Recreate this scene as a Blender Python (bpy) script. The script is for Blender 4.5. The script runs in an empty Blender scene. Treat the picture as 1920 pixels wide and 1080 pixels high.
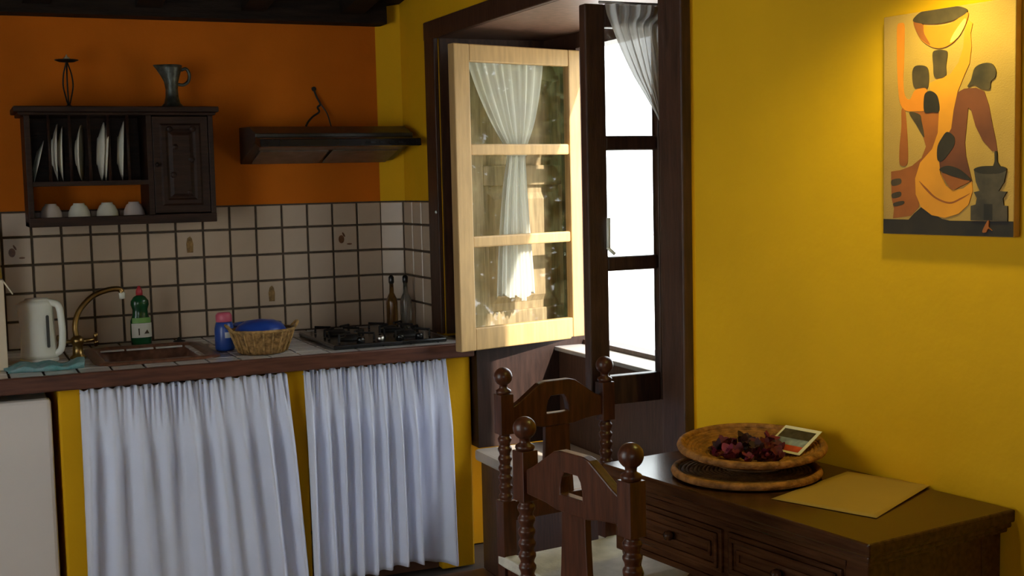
import bpy, bmesh, math, random
from mathutils import Vector, Matrix
random.seed(7)
S = bpy.context.scene
COL = S.collection
PI = math.pi

# ------------------------------------------------------------------ camera
F_PX = 2349.0
yaw, pitch, roll = .422, .085, .023
CAM = Vector((-1.759, -5.324, 1.479))
fw = Vector((math.sin(yaw)*math.cos(pitch), math.cos(yaw)*math.cos(pitch), -math.sin(pitch)))
rt = Vector((math.cos(yaw), -math.sin(yaw), 0)); dn = fw.cross(rt)
c_, s_ = math.cos(roll), math.sin(roll)
R2 = c_*rt + s_*dn; D2 = -s_*rt + c_*dn
cd = bpy.data.cameras.new('camera'); cam = bpy.data.objects.new('camera', cd); COL.objects.link(cam)
M = Matrix.Identity(4)
for i in range(3):
    M[i][0] = R2[i]; M[i][1] = -D2[i]; M[i][2] = -fw[i]; M[i][3] = CAM[i]
cam.matrix_world = M
cd.sensor_width = 36; cd.lens = F_PX*36/1920; cd.clip_start = .05
S.camera = cam

# ------------------------------------------------------------------ world, exposure
SKY = 5.0
w = bpy.data.worlds.new('overcast_sky'); S.world = w; w.use_nodes = True
bg = w.node_tree.nodes['Background']; bg.inputs[0].default_value = (.90, .95, 1, 1); bg.inputs[1].default_value = SKY
sun = bpy.data.lights.new('sun', 'SUN'); sun.energy = 9.0; sun.color = (1, .93, .82); sun.angle = .02
so = bpy.data.objects.new('sun', sun); COL.objects.link(so); so.location = (6, -8, 9)
so.rotation_euler = Vector((-.22, .60, -.50)).to_track_quat('-Z', 'Y').to_euler()
S.view_settings.view_transform = 'Standard'; S.view_settings.look = 'None'
S.view_settings.gamma = 1; S.view_settings.use_curve_mapping = False
S.view_settings.exposure = 0.32
S.cycles.use_denoising = True
S.cycles.max_bounces = 10; S.cycles.diffuse_bounces = 6; S.cycles.transparent_max_bounces = 16
S.cycles.sample_clamp_indirect = 6
S.cycles.caustics_reflective = False; S.cycles.caustics_refractive = False

# ------------------------------------------------------------------ materials
MATS = {}
def nodes(name):
    m = bpy.data.materials.new(name); m.use_nodes = True; MATS[name] = m
    return m, m.node_tree, m.node_tree.nodes['Principled BSDF']
def mat(name, col, rough=.6, var=.12, scale=8, bump=.0, bscale=60, spec=.5, metal=0, stretch=(1,1,1), col2=None, coat=0, emit=None):
    m, nt, b = nodes(name); L = nt.links
    tc = nt.nodes.new('ShaderNodeTexCoord'); mp = nt.nodes.new('ShaderNodeMapping')
    mp.inputs['Scale'].default_value = stretch; L.new(tc.outputs['Object'], mp.inputs[0])
    nz = nt.nodes.new('ShaderNodeTexNoise'); nz.inputs['Scale'].default_value = scale; nz.inputs['Detail'].default_value = 4
    L.new(mp.outputs[0], nz.inputs[0])
    cr = nt.nodes.new('ShaderNodeValToRGB')
    c2 = col2 or tuple(x*(1-var*2) for x in col)
    c1 = col if col2 else tuple(min(1, x*(1+var*.6)) for x in col)
    cr.color_ramp.elements[0].position = .3; cr.color_ramp.elements[1].position = .72
    cr.color_ramp.elements[0].color = (*c2, 1); cr.color_ramp.elements[1].color = (*c1, 1)
    L.new(nz.outputs[0], cr.inputs[0]); L.new(cr.outputs[0], b.inputs['Base Color'])
    b.inputs['Roughness'].default_value = rough; b.inputs['Metallic'].default_value = metal
    b.inputs['Specular IOR Level'].default_value = spec
    if coat: b.inputs['Coat Weight'].default_value = coat; b.inputs['Coat Roughness'].default_value = .15
    if bump:
        n2 = nt.nodes.new('ShaderNodeTexNoise'); n2.inputs['Scale'].default_value = bscale; n2.inputs['Detail'].default_value = 3
        L.new(mp.outputs[0], n2.inputs[0])
        bp = nt.nodes.new('ShaderNodeBump'); bp.inputs['Strength'].default_value = bump; bp.inputs['Distance'].default_value = .01
        L.new(n2.outputs[0], bp.inputs['Height']); L.new(bp.outputs[0], b.inputs['Normal'])
    if emit:
        b.inputs['Emission Color'].default_value = (*emit[0], 1); b.inputs['Emission Strength'].default_value = emit[1]
    return m
mat('orange_plaster', (.62, .15, .006), .85, .10, 2.5, .25, 25, .2)
mat('yellow_plaster', (.80, .43, .004), .80, .07, 2.0, .22, 22, .25)
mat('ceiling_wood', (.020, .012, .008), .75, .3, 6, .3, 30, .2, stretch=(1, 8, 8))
mat('floor_tile', (.16, .075, .045), .5, .2, 6, .1, 30)
mat('floor_joint', (.06, .045, .035), .9)
mat('dark_wood', (.075, .034, .020), .42, .25, 9, .12, 40, .4, stretch=(9, 9, 1))
mat('panel_wood', (.034, .016, .011), .45, .25, 9, .12, 40, .35, stretch=(9, 9, 1))
mat('rack_wood', (.034, .014, .008), .55, .3, 9, .12, 40, .3, stretch=(1, 9, 9))
mat('chair_wood', (.085, .026, .012), .34, .28, 10, .06, 50, .35, stretch=(9, 9, 1), coat=.08)
mat('table_wood', (.075, .028, .011), .22, .25, 8, .01, 60, .22, stretch=(10, 1, 10), coat=.08)
mat('edge_wood', (.125, .047, .028), .4, .25, 8, .05, 50, .4, stretch=(1, 9, 9))
mat('sash_wood', (.50, .32, .13), .5, .10, 7, .05, 50, .35, stretch=(9, 9, 1))
mat('shutter_wood', (.44, .31, .18), .5, .2, 7, .05, 50, .3, stretch=(9, 9, 1))
mat('reveal_wood', (.17, .095, .065), .42, .2, 6, .06, 40, .35, stretch=(6, 6, 1))
mat('wall_tile', (.52, .40, .29), .27, .05, 5, .10, 14, .5)
mat('counter_tile', (.66, .63, .58), .22, .06, 5, .08, 14, .5)
mat('grout', (.085, .060, .040), .9, .2, 30)
mat('tile_motif', (.19, .075, .025), .4, .3, 60)
mat('tile_motif_ochre', (.30, .17, .045), .4, .3, 60)
mat('curtain_cotton', (.74, .78, .92), .9, .03, 3, .15, 400, .1)
mat('white_plastic', (.80, .80, .72), .35, .02)
mat('white_enamel', (.74, .68, .64), .38, .02, 3)
mat('black_rubber', (.012, .012, .012), .7)
mat('black_gloss', (.014, .014, .015), .22, .1)
mat('hood_metal', (.055, .052, .045), .4, .1, 5, metal=.3)
mat('hood_grille', (.22, .19, .15), .45, .15, 20, metal=.4)
mat('steel', (.55, .55, .52), .3, .05, metal=1)
mat('brass', (.42, .27, .10), .33, .2, 20, metal=1)
mat('iron', (.025, .022, .020), .55, .2, metal=.5)
mat('pewter', (.115, .125, .105), .42, .4, 30, .2, 60, metal=.6)
mat('china', (.78, .76, .66), .2, .02)
mat('china_pink', (.70, .60, .55), .2, .05)
mat('sink_resin', (.20, .085, .050), .33, .25, 40)
mat('green_soap', (.012, .085, .030), .2, .2, 10)
mat('soap_label', (.72, .70, .60), .5, .05)
mat('soap_label_green', (.20, .42, .10), .5, .1)
mat('red_cap', (.55, .03, .05), .35)
mat('teal_cloth', (.10, .33, .33), .9, .4, 30, .3, 120, col2=(.30, .45, .47))
mat('carton_card', (.70, .58, .42), .6, .08, 6)
mat('carton_print', (.62, .22, .10), .6)
mat('yellow_plastic', (.75, .48, .02), .4)
mat('blue_plastic', (.025, .075, .34), .3, .08)
mat('blue_lid', (.02, .06, .32), .28, .1)
mat('pink_plastic', (.68, .13, .20), .4)
mat('dark_green', (.012, .04, .012), .5, .4, 40)
mat('label_grey', (.65, .65, .68), .5)
mat('wicker', (.42, .24, .085), .65, .35, 60, .6, 160, .25)
mat('wicker_rim', (.50, .30, .11), .6, .3, 60, .4, 160, .25)
mat('straw', (.40, .17, .042), .65, .3, 50, .5, 140, .25)
mat('straw_dark', (.20, .095, .035), .65, .3, 50, .5, 140, .25)
mat('petal', (.20, .008, .020), .7, .5, 30)
mat('petal_dark', (.06, .006, .012), .7, .5, 30)
mat('petal_pink', (.28, .016, .06), .7, .4, 30)
mat('paper_cream', (.44, .27, .05), .75, .05, 4)
mat('paper_white', (.82, .75, .55), .5, .03)
mat('photo_dark', (.06, .05, .04), .35, .4, 60)
mat('photo_blue', (.30, .35, .36), .35, .3, 40)
mat('photo_red', (.62, .07, .03), .35, .2, 40)
mat('stone', (.46, .40, .33), .6, .12, 6, .15, 40)
mat('sill_grey', (.30, .29, .28), .5, .1)
mat('rush', (.60, .56, .47), .75, .10, 20, .3, 90, .2)
mat('outside_paving', (.80, .79, .76), .9, .05)
mat('leaf', (.20, .26, .09), .9, .5, 6, spec=.05, col2=(.50, .52, .26))
mat('bark', (.20, .14, .09), .9)
mat('house_white', (.82, .80, .76), .9, .03)
mat('canvas_ground', (.48, .275, .060), .75, .10, 5, .15, 300)
mat('paint_black', (.026, .016, .007), .7, .3, 20)
mat('paint_umber', (.075, .045, .018), .7, .3, 20)
mat('paint_grey', (.085, .060, .036), .7, .3, 20)
mat('paint_orange', (.72, .22, .008), .7, .10, 10)
mat('paint_amber', (.74, .28, .012), .7, .12, 8)
mat('paint_rust', (.36, .095, .010), .7, .2, 10)
mat('paint_maroon', (.17, .042, .012), .7, .2, 10)
mat('paint_pale', (.85, .58, .15), .7, .1)
mat('bulb', (1, .8, .5), .4, emit=((1, .72, .30), 12))
mat('lamp_brass', (.5, .34, .12), .3, metal=1)
mat('lamp_shade_card', (.8, .7, .5), .8)
mat('candle_wax', (.75, .68, .55), .5)

def glassmat(name, tint, refl):
    m, nt, b = nodes(name); nt.nodes.remove(b); L = nt.links
    out = nt.nodes['Material Output']
    tr = nt.nodes.new('ShaderNodeBsdfTransparent'); tr.inputs[0].default_value = (*tint, 1)
    gl = nt.nodes.new('ShaderNodeBsdfGlossy'); gl.inputs['Roughness'].default_value = .02
    fr = nt.nodes.new('ShaderNodeLayerWeight'); fr.inputs[0].default_value = .5
    pw_ = nt.nodes.new('ShaderNodeMath'); pw_.operation = 'POWER'; pw_.inputs[1].default_value = 5
    ad = nt.nodes.new('ShaderNodeMath'); ad.operation = 'MULTIPLY_ADD'; ad.inputs[1].default_value = .9*refl; ad.inputs[2].default_value = .04*refl
    L.new(fr.outputs['Facing'], pw_.inputs[0]); L.new(pw_.outputs[0], ad.inputs[0])
    mx = nt.nodes.new('ShaderNodeMixShader'); L.new(ad.outputs[0], mx.inputs[0]); L.new(tr.outputs[0], mx.inputs[1]); L.new(gl.outputs[0], mx.inputs[2])
    L.new(mx.outputs[0], out.inputs[0])
glassmat('window_glass', (.94, .95, .93), 1.0)
def gauze(name):
    m, nt, b = nodes(name); nt.nodes.remove(b); L = nt.links
    out = nt.nodes['Material Output']
    d = nt.nodes.new('ShaderNodeBsdfDiffuse'); d.inputs[0].default_value = (.93, .92, .88, 1)
    t = nt.nodes.new('ShaderNodeBsdfTranslucent'); t.inputs[0].default_value = (.85, .83, .77, 1)
    p = nt.nodes.new('ShaderNodeBsdfTransparent')
    m1 = nt.nodes.new('ShaderNodeMixShader'); m1.inputs[0].default_value = .25
    m2 = nt.nodes.new('ShaderNodeMixShader'); m2.inputs[0].default_value = .06
    L.new(d.outputs[0], m1.inputs[1]); L.new(t.outputs[0], m1.inputs[2])
    L.new(m1.outputs[0], m2.inputs[1]); L.new(p.outputs[0], m2.inputs[2]); L.new(m2.outputs[0], out.inputs[0])
gauze('gauze')
def clearglass(name, tint):
    m, nt, b = nodes(name)
    b.inputs['Base Color'].default_value = (*tint, 1); b.inputs['Roughness'].default_value = .08
    b.inputs['Transmission Weight'].default_value = .75; b.inputs['IOR'].default_value = 1.45
clearglass('bottle_glass', (.42, .40, .34)); clearglass('oil_glass', (.30, .16, .04))

# ------------------------------------------------------------------ mesh helpers
def link(name, bm, m, parent=None, loc=None, smooth=False, bevel=0):
    me = bpy.data.meshes.new(name); bmesh.ops.recalc_face_normals(bm, faces=bm.faces); bm.to_mesh(me); bm.free()
    o = bpy.data.objects.new(name, me); COL.objects.link(o)
    if m: me.materials.append(MATS[m])
    if parent: o.parent = parent
    if loc: o.location = loc
    if smooth:
        for p in me.polygons: p.use_smooth = True
    if bevel:
        b = o.modifiers.new('bevel', 'BEVEL'); b.width = bevel; b.segments = 2; b.limit_method = 'ANGLE'
    return o
def box(bm, x0, x1, y0, y1, z0, z1):
    v = [bm.verts.new((x, y, z)) for x in (x0, x1) for y in (y0, y1) for z in (z0, z1)]
    for f in ((0,1,3,2),(4,6,7,5),(0,4,5,1),(2,3,7,6),(0,2,6,4),(1,5,7,3)): bm.faces.new([v[i] for i in f])
    return v
def B(*a):
    bm = bmesh.new()
    if isinstance(a[0], (int, float)): box(bm, *a)
    else:
        for q in a: box(bm, *q)
    return bm
def lathe(prof, n=24, bm=None, c=(0,0,0), sq=None):
    bm = bm or bmesh.new(); rings = []
    for r, z in prof:
        rings.append([bm.verts.new((c[0]+r*math.cos(2*PI*k/n), c[1]+r*math.sin(2*PI*k/n), c[2]+z)) for k in range(n)])
    for a, b in zip(rings, rings[1:]):
        for k in range(n): bm.faces.new((a[k], a[(k+1)%n], b[(k+1)%n], b[k]))
    for ring, pr in ((rings[0], prof[0]), (rings[-1], prof[-1])):
        if pr[0] > 1e-4: bm.faces.new(ring)
    return bm
def tube(pts, r, n=8, bm=None, closed=False):
    bm = bm or bmesh.new(); pts = [Vector(p) for p in pts]; rings = []
    N = len(pts); rr = r if isinstance(r, (list, tuple)) else [r]*N
    up = Vector((0,0,1))
    prev = None
    for i, p in enumerate(pts):
        t = (pts[(i+1) % N] - pts[i-1]) if closed else (pts[min(i+1, N-1)] - pts[max(i-1, 0)])
        t.normalize()
        if prev is None:
            a = t.orthogonal() if abs(t.dot(up)) > .95 else t.cross(up)
        else: a = prev - t*prev.dot(t)
        a.normalize(); prev = a; b = t.cross(a)
        rings.append([bm.verts.new(p + (a*math.cos(2*PI*k/n) + b*math.sin(2*PI*k/n))*rr[i]) for k in range(n)])
    prs = list(zip(rings, rings[1:])) + ([(rings[-1], rings[0])] if closed else [])
    for a, b in prs:
        for k in range(n): bm.faces.new((a[k], a[(k+1)%n], b[(k+1)%n], b[k]))
    if not closed: bm.faces.new(rings[0]); bm.faces.new(rings[-1])
    return bm
def spline(P, n=8, closed=False):
    P = [Vector(p) for p in P]; out = []; N = len(P)
    for i in range(N if closed else N-1):
        if closed: a, b, c, d = P[i-1], P[i], P[(i+1)%N], P[(i+2)%N]
        else: a, b, c, d = P[max(i-1,0)], P[i], P[i+1], P[min(i+2,N-1)]
        for k in range(n):
            t = k/n; out.append(.5*((2*b) + (c-a)*t + (2*a-5*b+4*c-d)*t*t + (3*b-a-3*c+d)*t**3))
    if not closed: out.append(P[-1])
    return out
def prism(poly, t0, t1, axis='y', bm=None, holes=()):
    """extrude a 2-d outline; axis y: outline in (x,z); axis z: outline in (x,y); axis x: outline in (y,z)"""
    bm = bm or bmesh.new()
    def P(p, t):
        return {'y': (p[0], t, p[1]), 'z': (p[0], p[1], t), 'x': (t, p[0], p[1])}[axis]
    def ring(pl, t): return [bm.verts.new(P(p, t)) for p in pl]
    if not holes:
        a, b = ring(poly, t0), ring(poly, t1)
        bm.faces.new(a); bm.faces.new(b)
        for i in range(len(a)): bm.faces.new((a[i], a[(i+1)%len(a)], b[(i+1)%len(b)], b[i]))
        return bm
    loops = [poly] + list(holes); tops = []
    for t in (t0, t1):
        es = []; vs = []
        for lp in loops:
            vv = ring(lp, t); vs.append(vv)
            es += [bm.edges.new((vv[i], vv[(i+1)%len(vv)])) for i in range(len(vv))]
        bmesh.ops.triangle_fill(bm, use_beauty=True, use_dissolve=False, edges=es); tops.append(vs)
    for a, b in zip(*tops):
        for i in range(len(a)): bm.faces.new((a[i], a[(i+1)%len(a)], b[(i+1)%len(b)], b[i]))
    return bm
def ell(cx, cy, rx, ry, n=24, a0=0, a1=2*PI, tilt=0):
    out = []
    full = abs(a1-a0-2*PI) < 1e-6
    for k in range(n if full else n+1):
        a = a0+(a1-a0)*k/n; x, y = rx*math.cos(a), ry*math.sin(a)
        out.append((cx+x*math.cos(tilt)-y*math.sin(tilt), cy+x*math.sin(tilt)+y*math.cos(tilt)))
    return out
def rrect(x0, x1, y0, y1, r, n=5):
    out = []
    for cx, cy, a in ((x1-r, y1-r, 0), (x0+r, y1-r, PI/2), (x0+r, y0+r, PI), (x1-r, y0+r, 1.5*PI)):
        for k in range(n+1): out.append((cx+r*math.cos(a+PI/2*k/n), cy+r*math.sin(a+PI/2*k/n)))
    return out
def tag(o, label, cat, group=None):
    o['label'] = label; o['category'] = cat
    if group: o['group'] = group
    return o
def thing(name, label, cat, loc=(0,0,0), rz=0, group=None):
    o = bpy.data.objects.new(name, None); COL.objects.link(o); o.empty_display_size = .05
    o.location = loc; o.rotation_euler = (0, 0, rz); return tag(o, label, cat, group)
def struct(name, bm, m, **k):
    o = link(name, bm, m, **k); o['kind'] = 'structure'; return o
def dup(o, parent=None):
    c = o.copy(); COL.objects.link(c)
    if parent: c.parent = parent
    for ch in list(o.children):
        if ch is not c: dup(ch, c)
    return c

# ------------------------------------------------------------------ the room
FZ = -.04            # floor level
W = .09              # plane of the window wall
YR = -2.40           # where the wall turns past the window
UX, UY = .13, -.9915 # direction of the long yellow wall towards the room's far end
def wx(y): return .108 + (YR-y)*(.13/.9915)
Y1 = -7.6; X0 = -3.2; ZT = 2.95

# floor: joint bed + terracotta tiles
fl = struct('floor', B(X0-.2, 1.1, Y1-.2, .2, FZ-.12, FZ-.006), 'floor_joint')
tb = B(-.148, .148, -.148, .148, -.012, 0); tmesh = None
cnt = 0
for i in range(-6, 3):
    for j in range(0, 11):
        x, y = i*.305-.05, -1.0-j*.305
        if x < -1.9 or x > .0: continue
        if tmesh is None:
            t = link('floor_tile', tb, 'floor_tile', parent=fl, bevel=.003); tmesh = t.data; src = t
        else:
            t = src.copy(); COL.objects.link(t); t.parent = fl
        t.location = (x, y, FZ)

# back wall (orange) with grout bed and tiles
wb = struct('wall_back', B(X0-.2, .0, 0, .25, FZ, 2.6), 'orange_plaster')
P_ = .112; ZC = .855
link('grout_bed', B(-2.2, .0, -.004, .002, ZC-.02, 1.405), 'grout', parent=wb)
def tile_mesh(w, h, name='tile'):
    bm = bmesh.new(); g = .0045
    z = [(0, g), (.004, g), (.0065, g+.002)]
    rings = []
    for d, ins in z: rings.append([bm.verts.new((x, -d, zz)) for x, zz in ((ins, ins), (w-ins, ins), (w-ins, h-ins), (ins, h-ins))])
    for a, b in zip(rings, rings[1:]):
        for k in range(4): bm.faces.new((a[k], a[(k+1)%4], b[(k+1)%4], b[k]))
    bm.faces.new(rings[-1]); bm.faces.new(rings[0])
    bmesh.ops.recalc_face_normals(bm, faces=bm.faces)
    me = bpy.data.meshes.new(name); bm.to_mesh(me); bm.free(); me.materials.append(MATS['wall_tile']); return me
TM = tile_mesh(P_, P_); TMs = tile_mesh(P_, .100)
def tile(me, parent, x, y, z, rz=0):
    o = bpy.data.objects.new('tile', me); COL.objects.link(o); o.parent = parent
    o.location = (x, y, z); o.rotation_euler = (random.uniform(-.006, .006), random.uniform(-.002, .002), rz+random.uniform(-.006, .006)); return o
motifs = {(13, 1): 0, (7, 1): 1, (1, 1): 0, (4, 3): 1}
for c in range(18):
    for r in range(5):
        t = tile(TMs if r == 0 else TM, wb, -(c+1)*P_, -.004, ZC+(4-r)*P_)
        if (c, r) in motifs:
            if motifs[(c, r)] == 0:
                bm = prism(ell(.036, .052, .013, .018, 12), -.0085, -.006); prism(ell(.047, .072, .004, .012, 8, tilt=.5), -.0085, -.006, bm=bm)
                prism(ell(.072, .030, .012, .004, 8), -.0085, -.006, bm=bm)
                link('motif', bm, 'tile_motif', parent=t)
            else:
                bm = prism([(.043,.022),(.067,.022),(.069,.058),(.064,.080),(.057,.090),(.047,.082),(.041,.060)], -.0085, -.006)
                link('motif', bm, 'tile_motif_ochre', parent=t)
# right wall: angled corner strip, window wall round the recess, long turned wall
RC = (.09, -.075)    # end of the angled corner strip
YL, YQ = -.53, -2.28 # recess sides on the room face
bm = bmesh.new()
prism([(0,0), RC, (.09,-.40), (.09, YL), (.65, YL), (.65, .25), (0, .25)], FZ, 2.6, 'z', bm)            # pier by the corner
prism([(.09, YL), (.65, YL), (.65, YQ), (.09, YQ)], 2.075, 3.3, 'z', bm)                             # above the window
prism([(.09, YQ), (.65, YQ), (.65, -2.6), (wx(-2.6), -2.6), (wx(YR), YR), (.09, YR+.01)], FZ, 3.3, 'z', bm)
prism([(wx(-2.6), -2.6), (.45, -2.6), (1.15, Y1-.2), (wx(Y1-.2), Y1-.2)], FZ, 3.3, 'z', bm)
prism([(0,0), RC, (.09, YL), (.65, YL), (.65, .25), (0, .25)], 2.6, 3.3, 'z', bm)
wr = struct('wall_right', bm, 'yellow_plaster')
# tiles of the short return beside the hob
ang = math.atan2(RC[1], RC[0]); ln = math.hypot(*RC)
gb = bmesh.new(); n_ = Vector((RC[1], -RC[0], 0)).normalized()
link('grout_bed', prism([(0,0), (n_.x*.004, n_.y*.004), (.086, -.078), (.086, -.425), (.09, -.425), RC], ZC-.02, 1.405, 'z', gb), 'grout', parent=wr)
for r in range(5):
    me = TMs if r == 0 else TM
    tile(me, wr, n_.x*.004, n_.y*.004, ZC+(4-r)*P_, ang)
    for k in range(3): tile(me, wr, .086, -.078-k*P_, ZC+(4-r)*P_, -PI/2)
# ceiling: sloped boards, wall plate, rafters
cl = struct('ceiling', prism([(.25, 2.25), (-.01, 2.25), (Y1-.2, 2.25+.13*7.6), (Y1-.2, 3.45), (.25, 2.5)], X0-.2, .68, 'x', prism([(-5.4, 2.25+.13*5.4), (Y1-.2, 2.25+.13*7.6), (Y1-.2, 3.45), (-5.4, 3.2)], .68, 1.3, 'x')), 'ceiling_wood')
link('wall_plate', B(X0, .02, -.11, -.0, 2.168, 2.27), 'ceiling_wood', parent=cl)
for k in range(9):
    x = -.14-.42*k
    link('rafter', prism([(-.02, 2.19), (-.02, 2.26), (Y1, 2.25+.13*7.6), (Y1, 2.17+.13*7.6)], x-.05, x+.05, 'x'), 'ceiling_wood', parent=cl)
# left wall and the wall behind with unseen windows, assumed to explain the light
LY0, LY1, LZ0, LZ1 = -3.7, -2.12, .30, 2.14      # assumed window in the left wall
struct('wall_left', B((X0-.2, X0, Y1-.2, LY0, FZ, 3.4), (X0-.2, X0, LY1, .25, FZ, 3.4), (X0-.2, X0, LY0, LY1, FZ, LZ0), (X0-.2, X0, LY0, LY1, LZ1, 3.4)), 'yellow_plaster')
RX0, RX1, RZ0, RZ1 = -2.8, -1.7, .6, 2.15        # assumed window behind, widened to lighten the kitchen
struct('wall_front', B((X0-.2, RX0, Y1-.2, Y1, FZ, 3.4), (RX1, 1.4, Y1-.2, Y1, FZ, 3.4), (RX0, RX1, Y1-.2, Y1, RZ1, 3.4), (RX0, RX1, Y1-.2, Y1, FZ, RZ0)), 'yellow_plaster')
RXM = (RX0+RX1)/2; ya, yb_ = Y1-.13, Y1-.07
w3 = struct('window_3', B((RX0, RX0+.06, ya, yb_, RZ0, RZ1), (RX1-.06, RX1, ya, yb_, RZ0, RZ1), (RX0+.06, RX1-.06, ya, yb_, RZ1-.06, RZ1), (RX0+.06, RX1-.06, ya, yb_, RZ0, RZ0+.06), (RXM-.025, RXM+.025, ya, yb_, RZ0+.06, RZ1-.06)), 'dark_wood')
link('pane', B(RX0+.06, RXM-.025, Y1-.102, Y1-.098, RZ0+.06, RZ1-.06), 'window_glass', parent=w3)
link('pane', B(RXM+.025, RX1-.06, Y1-.102, Y1-.098, RZ0+.06, RZ1-.06), 'window_glass', parent=w3)
xa, xb = X0-.13, X0-.07; ym = (LY0+LY1)/2
w2 = struct('window_2', B((xa, xb, LY0, LY0+.06, LZ0, LZ1), (xa, xb, LY1-.06, LY1, LZ0, LZ1), (xa, xb, LY0+.06, LY1-.06, LZ1-.06, LZ1), (xa, xb, LY0+.06, LY1-.06, LZ0, LZ0+.06), (xa, xb, ym-.025, ym+.025, LZ0+.06, LZ1-.06)), 'dark_wood')
link('pane', B(X0-.102, X0-.098, LY0+.06, ym-.025, LZ0+.06, LZ1-.06), 'window_glass', parent=w2)
link('pane', B(X0-.102, X0-.098, ym+.025, LY1-.06, LZ0+.06, LZ1-.06), 'window_glass', parent=w2)

# ------------------------------------------------------------------ window recess
w1 = bpy.data.objects.new('window_1', None); COL.objects.link(w1); w1['kind'] = 'structure'; w1.location = (W, -1.3, .44)
def wp(name, bm, m, parent=w1, **k):
    bmesh.ops.translate(bm, verts=bm.verts, vec=-Vector((W, -1.3, .44)))
    return link(name, bm, m, parent=parent, **k)
XI, XO = .45, .65
wp('reveal_lining', B((W+.002, XO, YL-.012, YL, .86, 2.075), (W+.002, XO, YQ, YQ+.012, .44, 2.075)), 'dark_wood')  # darker than the soffit wood, painting in the shade above the sash
wp('soffit_board', B(W, XO, YQ, YL, 2.06, 2.085), 'reveal_wood')
wp('side_panel', B(W+.002, XO, -.85, YL, .44, .85), 'panel_wood')
wp('parapet', B(XI, XO, YQ, -.85, -.04, .80), 'dark_wood')
wp('window_sill', B(XI-.02, XO+.06, YQ, YL, .80, .817), 'sill_grey', bevel=.004)
wp('window_frame', B((.56, .64, -.83, YL, .817, 2.06), (.56, .64, YQ, -2.16, .817, 2.06), (.56, .64, -2.16, -.83, 2.0, 2.06), (.56, .64, -2.16, -.83, .817, .835)), 'dark_wood')
wp('hinge_post', B(.222, .29, YQ+.012, -2.13, .44, 2.06), 'dark_wood')
# casing round the opening
t1 = struct('trim_1', B((W-.02, W, -.53, -.42, .86, 2.135), (W-.022, W, YR, -.42, 2.06, 2.135), (W-.022, W+.01, YR, YQ, FZ, 2.06)), 'dark_wood', bevel=.004)
bm = lathe([(.0, 0), (.006, .001), (.007, .004), (.0, .008)], 10); bmesh.ops.rotate(bm, verts=bm.verts, matrix=Matrix.Rotation(-PI/2, 3, 'Y'))
link('catch_pin', bm, 'white_plastic', parent=t1, loc=(W-.02, -.515, 1.36), smooth=True)
# window seat
ws = thing('window_seat', 'pale stone window seat set deep in the wall below the open casement', 'window seat', (W, -1.5, FZ))
def loc_bm(bm, o): bmesh.ops.translate(bm, verts=bm.verts, vec=-Vector(o)); return bm
link('seat_slab', loc_bm(B(W-.02, XI, YQ+.01, -.852, .395, .44), (W, -1.5, FZ)), 'stone', parent=ws, bevel=.012)
link('front_panel', loc_bm(B(W+.01, XI, YQ+.01, -.852, FZ, .395), (W, -1.5, FZ)), 'dark_wood', parent=ws)

def sash(name, width, stl, str_, z0, z1, mat_frame, origin, ang, handle=False, mat_mun=None):
    """frame in local x (0..width), z; faces local -y"""
    top, bot, mun, th = .065, .085, .042, .038
    h = z1-z0
    bm = B((0, stl, 0, th, 0, h), (width-str_, width, 0, th, 0, h), (stl, width-str_, .002, th-.002, h-top, h), (stl, width-str_, .002, th-.002, 0, bot))
    o = link(name, bm, mat_frame, parent=w1, bevel=.004)
    o.location = Vector(origin) - Vector((W, -1.3, .44)); o.rotation_euler.z = ang
    ph = (h-top-bot-2*mun)/3
    for k in range(3):
        zz = bot + k*(ph+mun)
        link('pane', B(stl-.004, width-str_+.004, th/2-.002, th/2+.002, zz-.003, zz+ph+.003), 'window_glass', parent=o)
        if k < 2: link('muntin', B(stl, width-str_, .006, th-.006, zz+ph, zz+ph+mun), mat_frame, parent=o, bevel=.006)
    if handle:
        bm = tube([(stl-.006, -.012, .46), (stl-.006, -.014, .55)], .006, 8); tube([(stl-.010, -.012, .465), (stl+.010, -.02, .445)], .005, 8, bm)
        link('window_bolt', bm, 'white_plastic', parent=o, smooth=True)
    return o, ph
a1 = math.atan2(.15, .60)
sl, ph = sash('sash', .618, .072, .058, .848, 1.998, 'sash_wood', (-.025, -.985, .842), a1)
sr, ph = sash('sash', .298, .064, .062, .817, 1.977, 'dark_wood', (-.077, -2.125, .817), 0, True)  # dark wood stands in for shade on this leaf's room side
# panelled shutter behind the left sash
bm = B((0, .07, 0, .03, 0, 1.10), (.47, .54, 0, .03, 0, 1.10), (.07, .47, 0, .03, 0, .10), (.07, .47, 0, .03, 1.02, 1.10), (.07, .47, 0, .03, .60, .68))
sh = link('shutter', bm, 'shutter_wood', parent=w1, bevel=.004); sh.location = Vector((.10, -.80, .862))-Vector((W, -1.3, .44)); sh.rotation_euler.z = a1
for z0, z1 in ((.10, .60), (.68, 1.02)):
    bm = bmesh.new(); rings = []
    for ins, y in ((0, .018), (.03, .016), (.055, .004)):
        rings.append([bm.verts.new((x, y, z)) for x, z in ((.07+ins, z0+ins), (.47-ins, z0+ins), (.47-ins, z1-ins), (.07+ins, z1-ins))])
    for a, b in zip(rings, rings[1:]):
        for k in range(4): bm.faces.new((a[k], a[(k+1)%4], b[(k+1)%4], b[k]))
    bm.faces.new(rings[-1]); link('raised_panel', bm, 'shutter_wood', parent=sh)

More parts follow.
